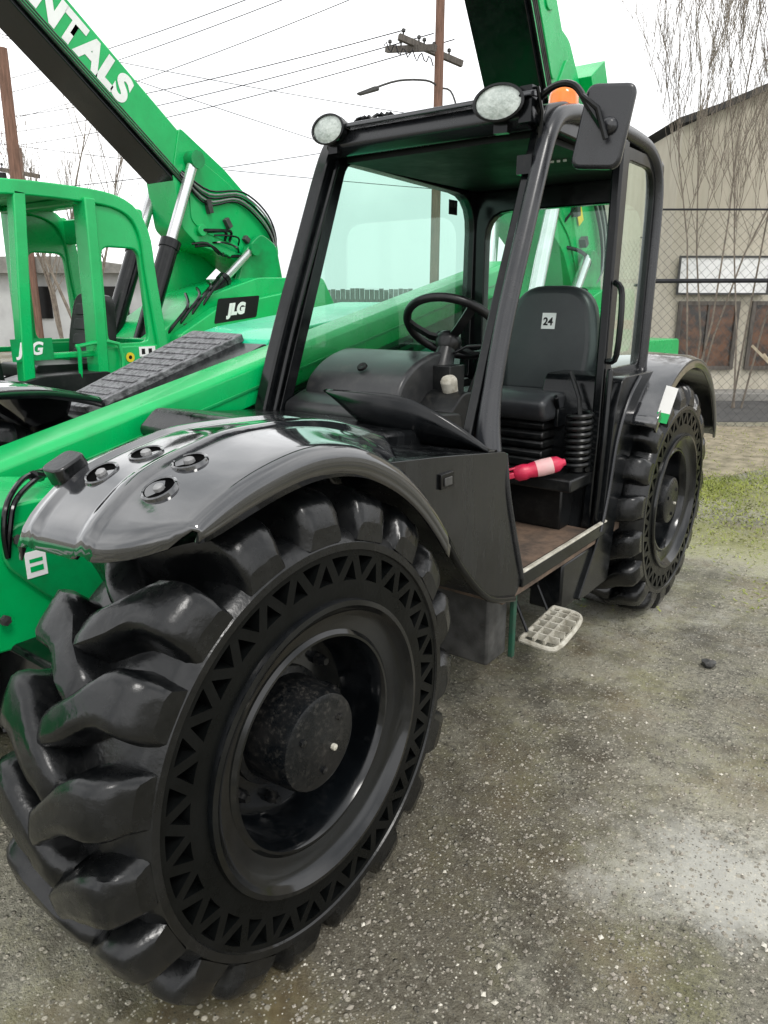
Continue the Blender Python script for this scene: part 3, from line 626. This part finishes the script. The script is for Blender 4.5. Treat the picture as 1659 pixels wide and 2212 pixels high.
for k in range(2):
    b=B(); b.tube(Smooth([(-1.17,.20,1.05),(-1.05,.08-.02*k,1.09+.012*k),(-.93,-.02-.02*k,1.115+.012*k),(-.86,-.10-.03*k,1.12+.010*k),(-.79,-.19-.02*k,1.095),(-.775,-.22-.015*k,1.03),(-.785,-.23,.96)],5),.0075,8)
    if k==0: b.tube([(-.90,-.06,1.12),(-.88,-.09,1.13)],.015,8)
    b.make('hydraulic_hose',blackp,BO)
b=B(); b.tube(Smooth([(-.9,-.2,.72),(-.8,-.12,.62),(-.75,-.18,.52),(-.8,-.3,.5)],4),.012,8); b.make('hydraulic_hose',blackp,BO)
b=B(); b.prism(rpoly([(-.35,.66),(.3,.66),(.25,.45),(-.3,.5)],.04,3),-1.45,-.9); b.make('front_bracket',blackp,BO,bevel=.01)
b=B(); b.box((-.783,-.781),(-.19,-.135),(.89,.96)); b.box((-.7805,-.78),(-.18,-.145),(.905,.92),1); b.box((-.7805,-.78),(-.18,-.145),(.93,.94),1); b.make('warning_label',[white,green],BO)
text('boom_lettering','RENTALS',Matrix(((0,0,1,-.784),(1,0,0,-.82),(0,1,0,.80),(0,0,0,1))),.13,white,BO,bold=.03)
EH=empty('engine_cover',(-1.7,1.5,.9),TH)
b=B(); b.prism(rpoly([(.40,.75),(.42,1.05),(.56,1.125),(1.32,1.40),(1.36,.75)],.03,3),-1.98,-1.42); b.make('cover_front',blackp,EH,bevel=.03,seg=3)
b=B(); th=math.atan2(.275,.76); MG=T(-1.78,.60,1.145)@Matrix.Rotation(th,4,'X'); b.prism(rpoly([(-.18,.0),(.06,.0),(.20,.78),(-.18,.80)],.02,2),-.01,.022,axis='z',M=MG)
for i in range(12): b.box((-.16,.04+.012*i),(.05+.06*i,.075+.06*i),(.022,.028),0,MG)
b.make('cover_grille',greygrip,EH,bevel=.004)
b=B(); b.prism(rpoly([(1.34,.75),(1.32,1.405),(1.5,1.45),(2.5,1.57),(2.75,1.5),(2.8,.75)],.03,3),-1.98,-1.43); b.make('cover_rear',teal,EH,bevel=.03,seg=3)
# ================================================================== BACKGROUND TELEHANDLERS
def bg(off,A,s,letters,label,nm='telehandler',boomlen=6.2,cab=True):
    O=T(*off); base=O@Vector((-4.5,3.0,0)); TB=empty(nm,base,None,label,"telehandler")
    piv=Vector((-4.6,4.35,2.1)); c,sn=math.cos(rad(A)),math.sin(rad(A))
    MB=O@Matrix(((0,0,1,piv.x),(-c,sn,0,piv.y),(sn,c,0,piv.z),(0,0,0,1)))@Matrix.Diagonal((s,s,s,1))
    BM=empty('boom',O@piv,TB)
    b=B(MB); b.box((0,3.4),(-.18,.15),(-.35,.0)); b.box((3.3,boomlen),(-.14,.12),(-.31,-.04)); b.make('boom_tube',green,BM,bevel=.015)
    b=B(MB); b.prism(rpoly([(1.25,.17),(.7,.25),(-.07,.27),(-.26,.1),(-.30,-.28),(.25,-.34),(.55,-.50),(.78,-.50),(1.1,-.19)],.04,3),-.375,.012,axis='z'); 
    b.prism(rpoly([(1.0,.10),(.6,.18),(.0,.2),(-.15,.05),(-.18,-.2),(.3,-.24),(.6,-.38),(.75,-.38),(.95,-.12)],.05,3),.012,.022,axis='z')
    b.lathe([(0,.09),(.06,.09),(.065,.08),(.065,.0005)],T(-.1,-.05,.0),20); b.lathe([(0,.05),(.05,.05),(.05,.0005)],T(.62,-.38,.0),20); b.lathe([(0,.06),(.06,.06),(.06,.0005)],T(1.02,.03,.0),20)
    if not letters:
        b.prism(rpoly([(1.5,.12),(1.3,.30),(.8,.40),(.5,.25)],.04,3),-.33,-.02,axis='z'); b.box((.86,1.06),(.36,.60),(-.30,.06)); b.prism(rpoly([(1.9,-.1),(1.7,.12),(1.3,.14),(1.2,-.1)],.06,4),.0,.02,axis='z')
        b.lathe([(0,.05),(.03,.05),(.03,.0005)],T(1.6,.02,.0),20)
    b.make('boom_bracket',green,BM,bevel=.012)
    b=B(MB); b.box((.9,boomlen-.3),(-.23,-.185),(-.36,-.0)); b.box((.9,3.6),(-.20,-.19),(.0,.02)); 
    b.make('cable_tray',blackp,BM,bevel=.006)
    for k in range(5): 
        b=B(MB); d=.030*k
        b.tube(Smooth([(1.05,-.12-d*.3,.03),(.75-d*.3,-.05-d,.05),(.45,.22-d,.05),(.1,.27-d,.06),(-.14,.12-d*.5,.06),(-.17+d*.3,-.2,.05),(.0,-.42,.0)],5),.009,6)
        b.make('hydraulic_hose',galv if k%2 else blackp,BM)
    for k in range(7 if letters else 2):
        b=B(MB); x=random.uniform(-.15,.5); y=random.uniform(-.4,-.1)
        b.tube(Smooth([(x,y,.02),(x+.08,y+.08*random.uniform(-1,1),.08),(x+.22,y-.08,.07),(x+.3,y-.15,-.02)],4),random.uniform(.008,.014),6)
        b.make('hydraulic_hose',blackp,BM)
    for k in range(3):
        b=B(MB); b.box((0,.06+.03*k),(0,.05),(.02,.07),0,T(.15+.25*k,-.12-.05*k,0)@Rm(20*k,'Z')); b.make('valve_block',steel,BM,bevel=.004)
    for k in range(3):
        b=B(MB); b.tube([(.95,-.15-.02*k,.03),(3.5,-.15-.02*k,.03)],.006,6); b.make('hydraulic_pipe',steel,BM)
    for (bx,by,bz),tp,rr in(((-4.52,2.78,1.05),MB@Vector((1.02,.03,.06)),1.0),((-4.30,3.1,1.35),MB@Vector((.1,-.15,.08)),.75),((-4.9,2.72,1.05),MB@Vector((1.0,-.02,-.42)),1.0)):
        p=O@Vector((bx,by,bz)); d=(tp-p)
        HC=empty('lift_cylinder',p,TB)
        kk=.58 if letters else .25
        b=B(); b.tube([p,p+d*kk],.08*rr,16); b.tube([p+d*(kk-.02),p+d*(kk+.02)],.09*rr,16); b.make('cylinder_barrel',blackp,HC,smooth=40)
        b=B(); b.tube([p+d*kk,tp],(.048 if letters else .07)*rr,14); b.make('cylinder_rod',chrome,HC,smooth=40)
        b=B(); b.tube([tp-Vector((.06,0,0)),tp+Vector((.06,0,0))],.075*rr,14); b.make('cylinder_eye',greend,HC)
    b=B(O); b.prism(rpoly([(2.5,.6),(2.5,1.1),(2.75,1.22),(2.95,1.38),(3.4,1.62),(4.0,1.78),(4.9,1.80),(5.1,1.5),(5.1,.6)],.05,3),-5.0,-4.25); b.prism(rpoly([(2.9,.6),(2.95,1.3),(3.4,1.52),(4.3,1.66),(4.5,.6)],.05,3),-4.25,-4.12)
    b.prism([(3.3,1.5),(3.9,1.7),(4.5,2.15),(4.15,2.2),(3.6,2.0)],-5.05,-4.99)
    b.make('chassis',green,TB,bevel=.02,seg=3)
    b=B(O); b.prism(rpoly([(3.9,1.6),(4.1,2.05),(4.3,2.2),(4.5,2.1),(4.6,1.65)],.06,3),-4.56,-4.50); b.make('boom_pivot_plate',greend,TB,bevel=.01)
    b=B(O); b.box((-5.3,-4.0),(.3,5.2),(.45,.75)); b.prism(rpoly([(1.0,.7),(1.0,1.0),(2.6,1.12),(2.6,.7)],.03,2),-4.95,-3.75); b.make('underframe',blackp,TB,bevel=.01)
    b=B(O); b.prism(rpoly([(3.0,.62),(3.05,1.18),(3.5,1.32),(4.5,1.3),(4.6,.62)],.05,3),-4.1,-3.6)
    b.make('engine_cover',green,TB,bevel=.02)
    if letters:
        b=B(O); b.prism(rpoly([(3.32,1.38),(3.82,1.43),(3.87,1.62),(3.38,1.59)],.02,3),-4.12,-4.117); b.make('brand_decal',blackd,TB)
        MJ=O@Matrix(((0,0,1,-4.1155),(1,0,0,3.48),(.08,1,0,1.455),(0,0,0,1))); text('brand_lettering','JLG',MJ,.125,white,TB,bold=.07,shear=.3,spacing=1.05)
    for k in range(4):
        b=B(O); y=2.9+.13*k; b.tube(Smooth([(-4.3,y,1.25+.07*k),(-4.22,y+.1,1.40+.08*k),(-4.24,y+.25,1.53+.08*k),(-4.45,y+.4,1.63+.05*k)],4),.014,6); b.make('hydraulic_hose',blackp,TB)
    if cab:
        CB=empty('cab',O@Vector((-4.2,1.8,1.0)),TB); dz=-.10
        b=B(O@T(0,0,dz))
        for X in(-3.78,-4.75):
            b.sweeprect([(X,1.42,.95),(X,1.46,1.6),(X,1.52,2.33)],.08,.09,up=(1,0,0))
            b.sweeprect([(X,1.95,.95),(X,1.97,1.6),(X,1.98,2.33)],.08,.15,up=(1,0,0))
            b.sweeprect(Smooth([(X,.85,1.0),(X,1.0,1.7),(X,1.12,2.2),(X,1.3,2.33),(X,1.9,2.35),(X,2.25,2.31),(X,2.40,2.15),(X,2.44,1.8),(X,2.52,1.1)],4),.09,.09,up=(1,0,0))
            b.box((X-.035,X+.035),(1.95,2.5),(.95,1.36)); b.box((X-.035,X+.035),(1.0,2.0),(.9,1.12))
            b.ring(rpoly([(2.0,1.33),(2.45,1.33),(2.42,2.3),(2.0,2.3)],.02,4),rpoly([(2.05,1.38),(2.39,1.38),(2.36,2.03),(2.06,2.03)],.07,4),X-.02,X+.02)
            b.sweeprect([(X,1.46,1.32),(X,1.97,1.32)],.04,.05,up=(1,0,0))
        b.box((-4.75,-3.78),(2.38,2.46),(.95,1.4)); b.box((-4.75,-3.78),(2.37,2.43),(2.1,2.28))
        b.box((-4.75,-3.78),(1.9,2.0),(2.29,2.335)); b.box((-4.75,-3.78),(1.5,1.58),(2.29,2.335)); b.box((-4.72,-3.8),(1.15,2.3),(2.335,2.36))
        for k in range(5): b.box((-4.7+.18*k,-4.68+.18*k),(1.1,2.3),(2.36,2.385))
        b.make('cab_frame',green,CB,bevel=.02,seg=3)
        b=B(O); MB2=T(-4.2,2.16,1.08)@Rm(-10,'X'); b.prism(rpoly([(-.22,0),(.22,0),(.24,.25),(.18,.55),(-.18,.55),(-.24,.25)],.1,5),-.05,.05,axis='y',M=MB2)
        for k in range(4): b.prism(rpoly([(-.16,.06+.11*k),(.16,.06+.11*k),(.14,.14+.11*k),(-.14,.14+.11*k)],.02,3),-.065,-.05,axis='y',M=MB2)
        b.prism(rpoly([(1.6,1.05),(1.6,1.15),(2.1,1.14),(2.1,1.0)],.03,4),-4.45,-3.95); b.make('seat',interior,CB,bevel=.02,seg=3)
        b=B(O); b.prism(rpoly([(1.35,.95),(1.32,1.06),(1.5,1.10),(2.0,1.10),(2.1,.95)],.04,3),-4.0,-3.70); b.make('arm_console',interior,CB,bevel=.02,seg=3)
        b=B(O); b.prism(rpoly([(.95,.9),(.95,1.4),(1.1,1.5),(1.3,1.35),(1.35,.9)],.04,3),-4.7,-3.85); b.make('dashboard',interior,CB,bevel=.01)
        b=B(O); b.tube(Smooth([(-3.72,1.78,1.0),(-3.70,1.78,1.25),(-3.72,1.80,1.28),(-3.72,2.1,1.28),(-3.7,2.1,1.0)],3),.014,8); b.make('grab_rail',green,CB)
        b=B(O@T(0,0,-.02)); b.lathe([(0,.035),(.002,.035)],T(-3.742,2.2,1.2)@Rm(90,'Y'),24,cap=True); b.lathe([(.002,.014),(.003,.014)],T(-3.742,2.2,1.2)@Rm(90,'Y'),24,1,cap=True)
        b.box((-3.743,-3.741),(2.28,2.42),(1.2,1.27),2); b.box((-3.743,-3.741),(2.1,2.3),(1.02,1.08),2); b.box((-3.741,-3.7405),(2.30,2.33),(1.215,1.255),1); b.box((-3.741,-3.7405),(2.36,2.39),(1.215,1.255),1)
        for k in range(4): b.box((-3.741,-3.7405),(2.11,2.29),(1.027+.012*k,1.031+.012*k),1)
        b.make('safety_label',[yellow,blackd,white],CB)
        MJ=O@Matrix(((0,0,1,-3.742),(1,0,0,1.38),(0,1,0,1.24),(0,0,0,1)))
        text('cab_lettering','JLG',MJ,.11,white,CB,bold=.035,shear=.25)
        b=B(O); b.box((-3.745,-3.7432),(1.34,1.62),(1.20,1.34)); b.make('decal_plate',greend,CB)
        b=B(O); b.tube([(-3.9,1.5,2.25),(-3.9,1.5,2.34)],.035,14); b.make('cab_lamp',blackd,CB)
        b=B(O); b.box((-4.72,-4.5),(1.75,1.95),(2.26,2.36)); b.make('roof_beacon',orangep,CB,bevel=.02)
    else:
        b=B(O); b.box((-3.9,-3.6),(3.3,3.5),(1.42,1.5)); b.make('tail_lamp',orangep,TB,bevel=.01)
        b=B(MB); b.box((.3,.9),(-.1,-.02),(.03,.035)); b.make('yellow_label',yellow,TB)
    for (x,y,fl) in((-3.75,.6,0),(-3.75,4.0,0),(-5.6,.6,1),(-5.6,4.0,1)):
        if cab or y>1: wheel(TB,O@Vector((x,y,.585)),bool(fl),random.uniform(0,19))
    if letters:
        ML=MB@Matrix(((-1,0,0,2.93),(0,1,0,-.10),(0,0,1,.004),(0,0,0,1)))
        t=text('boom_lettering','RENTALS',Matrix.Identity(4),.29,white,BM,bold=.055,ext=0,spacing=1.02)
        t.data.transform(ML)
    return TB
bg((0,0,0),38,1.0,True,"green telehandler with raised boom lettered RENTALS and open cab frame")
bg((2.35,2.5,-.1),57,1.5,False,"green telehandler with steeply raised boom parked on the gravel",cab=False)
# ================================================================== BUILDING etc
BL=empty('warehouse',S(8,13.5),None,"beige metal sided warehouse with curved roof and low windows","warehouse")
b=B(MS); D=12.6
x0,x1=4.62,18
def zt(x): return 4.15+1.75*math.sin(math.pi*min(1,max(0,(x-4.62)/13.4)))
G=[]
for i in range(int((x1-x0)/.1)+1):
    x=x0+.1*i; off=.015 if i%2 else 0
    G.append([(x,D-off,.0),(x,D-off,1.0),(x,D-off,2.5),(x,D-off,zt(x))])
b.grid(G); b.box((x0,x0+.02),(D,D+14),(0,4.15)); b.box((x1-.02,x1),(D,D+14),(0,4.15))
b.make('wall',beige,BL,smooth=0)
b=B(MS); pts=[(x0-.12+ (x1-x0+.24)*i/24) for i in range(25)]
G=[[(x,D-.12,zt(x)+.0),(x,D-.12,zt(x)+.10),(x,D+14,zt(x)+.10),(x,D+14,zt(x))] for x in pts]; b.grid(G); b.make('roof',roofm,BL,smooth=0)
for i,(xa,xb) in enumerate(((4.88,5.76),(6.08,7.3),(7.7,9.0),(9.4,10.8))):
    W=empty('window',S((xa+xb)/2,D,.6),BL)
    b=B(MS); b.add([(xa,D-.03,.52),(xb,D-.03,.52),(xb,D-.03,1.5),(xa,D-.03,1.5)],[(0,1,2,3)]); b.make('pane',winrust,W,smooth=0)
    b=B(MS); b.ring([(xa-.06,.46),(xb+.06,.46),(xb+.06,1.56),(xa-.06,1.56)],[(xa,.52),(xb,.52),(xb,1.5),(xa,1.5)],D-.07,D-.02,axis='y'); b.box(((xa+xb)/2-.015,(xa+xb)/2+.015),(D-.06,D-.035),(.52,1.5)); b.make('frame',oldwood,W,smooth=0)
SG=empty('wall_sign',S(5.5,D-.05,1.9),BL)
b=B(MS); b.box((4.75,6.2),(D-.10,D-.05),(1.68,2.24)); b.make('sign_board',white,SG)
b=B(MS); b.ring([(4.73,1.66),(6.22,1.66),(6.22,2.26),(4.73,2.26)],[(4.76,1.69),(6.19,1.69),(6.19,2.23),(4.76,2.23)],D-.12,D-.09,axis='y'); b.make('sign_border',steel,SG)
FN=empty('chain_link_fence',S(6,9.5),None,"galvanised chain link fence with dark rails along the yard edge","fence")
x=2.9
while x<10:
    b=B(MS); b.tube([(x,9.5,0),(x,9.5,2.6)],.026,10); b.make('fence_post',galv,FN,smooth=60); x+=2.5
b=B(MS); b.tube([(2.9,9.47,1.80),(10,9.47,1.83)],.026,8); b.make('fence_rail',wire,FN)
b=B(MS); b.tube([(2.9,9.5,2.62),(10,9.5,2.62)],.012,8); b.make('fence_rail',wire,FN)
b=B(MS)
k=-2.6
while k<7.2:
    for sgn in(1,-1):
        if sgn==1: p=(2.9+k,9.5,0.0); q=(2.9+k+2.6,9.5,2.6)
        else: p=(2.9+k+2.6,9.5,0.0); q=(2.9+k,9.5,2.6)
        (xa,_,za),(xb,_,zb)=p,q
        if xa<2.9: za=za+(2.9-xa)*(zb-za)/(xb-xa); xa=2.9
        if xb<2.9: zb=zb+(2.9-xb)*(za-zb)/(xa-xb); xb=2.9
        b.tube([(xa,9.5,za),(xb,9.5,zb)],.0022,3)
    k+=.12
b.make('wire_mesh',steel,FN,smooth=0,fix=False)
for i,(ra,rb) in enumerate(((5.0,6.0),(5.05,5.85),(5.35,6.1))):
    b=B(MS); b.sweeprect([(ra-.55+.1*i,9.15,1.05-.1*i),(rb-.55,8.75,.03)],.05,.03); b.make('timber_plank',timber,None,label="pale timber plank leaning against the chain link fence",category="plank",group="planks leaning on the fence")
for sec in range(6):
    FW=empty('board_fence',S(-6+3*sec,24.0),None,"haze-paled grey board fence panel behind the machines","fence",group="board fence panels")
    b=B(MS)
    for i in range(20):
        x=-7.5+3*sec+i*.15; b.box((x,x+.14),(24,24.025),(0,1.9+random.uniform(-.03,.03)))
    b.make('fence_board',fencewood_haze,FW,smooth=0)
    b=B(MS); b.box((-7.5+3*sec,-4.5+3*sec),(24.03,24.08),(1.5,1.6)); b.make('fence_rail',fencewood_haze,FW,smooth=0)
H=empty('low_house',S(-11,25),None,"low off white building with shallow grey roof","building")
b=B(MS); b.box((-22,-7.8),(25,31),(0,2.4)); b.make('wall',offwhite,H,smooth=0)
b=B(MS); b.prism([(-22.4,2.4),(-7.4,2.4),(-7.6,2.55),(-10,2.9),(-20,2.9),(-22.2,2.55)],24.6,31.4,axis='y'); b.make('roof',concrete,H,smooth=0)
for xx in(-12,-9.5):
    W=empty('window',S(xx,25,1.6),H); b=B(MS); b.box((xx,xx+1.2),(24.95,24.99),(1.0,2.0)); b.make('pane',blackd,W,smooth=0)
def pole(r,f,h,w,label,arms):
    P=empty('utility_pole',S(r,f),None,label,"utility pole",)
    b=B(MS); b.tube([(r,f,0),(r+.02,f,h*.5),(r+.05,f,h)],[w,w*.92,w*.8],12); b.make('pole_shaft',wood,P,smooth=60)
    for (z,dx0,dx1,dy0,dy1,tilt) in arms:
        A=empty('crossarm',S(r,f,z),P)
        b=B(MS); b.sweeprect([(r+dx0,f+dy0,z+tilt),(r+dx1,f+dy1,z-tilt)],.10,.12); b.make('crossarm_beam',oldwood,A,smooth=0)
        for k in range(4):
            t=(k+.3)/4.2; p=(r+dx0+(dx1-dx0)*t,f+dy0+(dy1-dy0)*t,z+tilt*(1-2*t)+.06)
            b=B(MS); b.lathe([(0,.02),(.06,.02),(.07,.045),(.12,.04),(.14,.0005)],T(*p),10); b.make('insulator',steel,A)
    return P
P1=pole(1.16,18,10.5,.11,"reddish wooden utility pole with two crossarms and a lamp arm",[(6.72,-.85,.55,-.3,.25,.18),(6.75,-1.1,-.1,.5,-.6,.14),(8.6,-.9,.9,-.2,.2,0)])
b=B(MS); b.tube(Smooth([(1.16,18,6.05),(.9,17.7,6.08),(.3,17.4,6.0),(-.25,17.3,5.82)],4),.022,8); b.tube(Smooth([(1.16,18,6.0),(1.45,18,5.95),(1.62,18,5.5),(1.66,18,5.0)],4),.02,8); b.make('lamp_arm',steel,P1)
b=B(MS); b.prism(rpoly([(-.58,5.73),(-.2,5.86),(-.1,5.86),(-.1,5.80),(-.5,5.70)],.02,2),17.24,17.36,axis='y'); b.make('lamp_head',steel,P1,bevel=.01)
b=B(MS); pts=[]
for i in range(22): pts.append((.0+.05*i,17.75+.05*math.sin(i),6.75-.014*i+.09*math.sin(i*1.7)))
b.tube(pts,.014,5); b.make('cable_splice',wire,P1)
pole(-7.35,16,6.2,.13,"weathered wooden utility pole",[])
pole(-11.1,24.5,6.0,.12,"weathered wooden utility pole with short crossarms",[(5.3,-.6,.6,0,0,.1),(4.5,-.5,.7,.2,-.2,-.15)])
def wireline(p,q,sag,r=.012):
    pts=[]
    for i in range(17):
        t=i/16; pts.append((p[0]+(q[0]-p[0])*t,p[1]+(q[1]-p[1])*t,p[2]+(q[2]-p[2])*t-4*sag*t*(1-t)))
    b=B(MS); b.tube(pts,r,4); b.make('power_line',wire,None,label="thin black overhead power line against the sky",category="power line",group="overhead power lines",smooth=0)
for (zp,xo,zq) in((8.75,-.8,10.2),(8.75,-.2,10.0),(8.6,.6,9.4),(7.1,-.7,9.0),(7.05,-.1,8.6),(6.95,.35,8.2)):
    wireline((1.16+xo,18+.1*xo,zp),(-17+xo,36+xo,zq),.25)
for (p,q) in(((-12,20,8.6),(4,24,4.4)),((-12,24,9.0),(2,22,6.2)),((-14,26,6.6),(3,22,4.4)),((-9,20,4.2),(2,22,6.0)),((-7.3,16,6.0),(-16,12,5.4))): wireline(p,q,.12,.009)
def tree(r,f,h,label,stems=1,spread=.12,upright=.8,dens=1,seed=1,tr=.05):
    rnd=random.Random(seed); P=empty('bare_tree',S(r,f),None,label,"tree"); bt=B(MS); bb=B(MS)
    def grow(p,d,L,R,lev,bld):
        n=5; pts=[p.copy()]; q=p.copy(); dd=d.copy()
        for i in range(n):
            dd=(dd+Vector((rnd.gauss(0,.10),rnd.gauss(0,.10),rnd.gauss(.04*upright,.05)))).normalized(); q=q+dd*L/n; pts.append(q.copy())
        bld.tube(pts,[R*(1-.75*i/n) for i in range(n+1)],5 if lev<2 else 3)
        if lev<3:
            k=int({0:12,1:7,2:4}[lev]*dens)
            for j in range(k):
                t=rnd.uniform(.2 if lev else .4,.98); i=min(n-1,int(t*n)); pp=pts[i].lerp(pts[i+1],t*n-i)
                a=rnd.uniform(0,6.28); sp=rnd.uniform(.3,.8)*(1.2-upright*.5)
                nd=(dd*.4+Vector((math.cos(a)*sp,math.sin(a)*sp,.55*upright+.25))).normalized()
                grow(pp,nd,L*rnd.uniform(.25,.5),max(.0036,R*.38*(1-t*.5)),lev+1,bb)
    for s in range(stems):
        a=rnd.uniform(0,6.28); d=Vector((math.cos(a)*spread,math.sin(a)*spread,1)).normalized()
        grow(Vector((r+rnd.uniform(-.12,.12),f,0)),d,h*rnd.uniform(.8,1),tr,0,bt)
    bt.make('trunk',bark,P,smooth=60,fix=False); bb.make('crown',bark,P,smooth=60,fix=False)
tree(4.45,10.9,6.8,"tall leafless tree with thin upright shoots by the fence",4,.09,1.0,1.25,3,.016)
tree(5.35,11.2,6.6,"tall leafless multi stemmed tree with fine twigs",3,.12,.95,1.25,5,.016)
tree(6.4,10.6,5.4,"leafless shrubby tree in front of the warehouse",2,.15,.85,1.0,8,.016)
tree(-8.3,21,5.8,"leafless tree behind the raised boom",3,.18,.8,1.1,11,.055)
tree(-9.3,22,5.0,"leafless tree with fine grey twigs",2,.2,.8,1.1,12,.055)
# ================================================================== light, camera
w=bpy.data.worlds.new("World"); scene.world=w; w.use_nodes=True; nt=w.node_tree; N=nt.nodes; L=nt.links
bgn=N['Background']; sk=N.new('ShaderNodeTexSky'); sk.sky_type='NISHITA'; sk.sun_disc=False; sk.sun_elevation=rad(55); sk.sun_rotation=rad(120)
hs=N.new('ShaderNodeHueSaturation'); hs.inputs['Saturation'].default_value=.2; L.new(sk.outputs[0],hs.inputs['Color'])
mx=N.new('ShaderNodeMix'); mx.data_type='RGBA'; mx.inputs[0].default_value=.88
tc=N.new('ShaderNodeTexCoord'); nz=N.new('ShaderNodeTexNoise'); nz.inputs['Scale'].default_value=1.8; nz.inputs['Detail'].default_value=5; L.new(tc.outputs['Generated'],nz.inputs['Vector'])
nr=N.new('ShaderNodeMapRange'); nr.inputs[1].default_value=.38; nr.inputs[2].default_value=.62; L.new(nz.outputs[0],nr.inputs[0])
cl=N.new('ShaderNodeMix'); cl.data_type='RGBA'; cl.inputs[6].default_value=(8.2,8.4,8.6,1); cl.inputs[7].default_value=(15.5,15.5,15.5,1); L.new(nr.outputs[0],cl.inputs[0])
L.new(hs.outputs[0],mx.inputs[6]); L.new(cl.outputs[2],mx.inputs[7]); L.new(mx.outputs[2],bgn.inputs[0]); bgn.inputs[1].default_value=.145
su=bpy.data.lights.new('sun','SUN'); su.energy=1.5; su.angle=rad(14); su.color=(1,.97,.93); so=bpy.data.objects.new('sun',su); COL.objects.link(so)
so.rotation_euler=(rad(35),0,rad(60))
cam=bpy.data.cameras.new('camera'); cam.sensor_fit='VERTICAL'; cam.sensor_height=36; cam.sensor_width=27; cam.lens=26; cam.clip_start=.05; cam.clip_end=1500
co=bpy.data.objects.new('camera',cam); COL.objects.link(co); co.location=(CX,CY,CZ); co.rotation_euler=(rad(74),0,rad(37)); scene.camera=co
scene.view_settings.view_transform='Standard'; scene.view_settings.look='None'; scene.view_settings.exposure=0
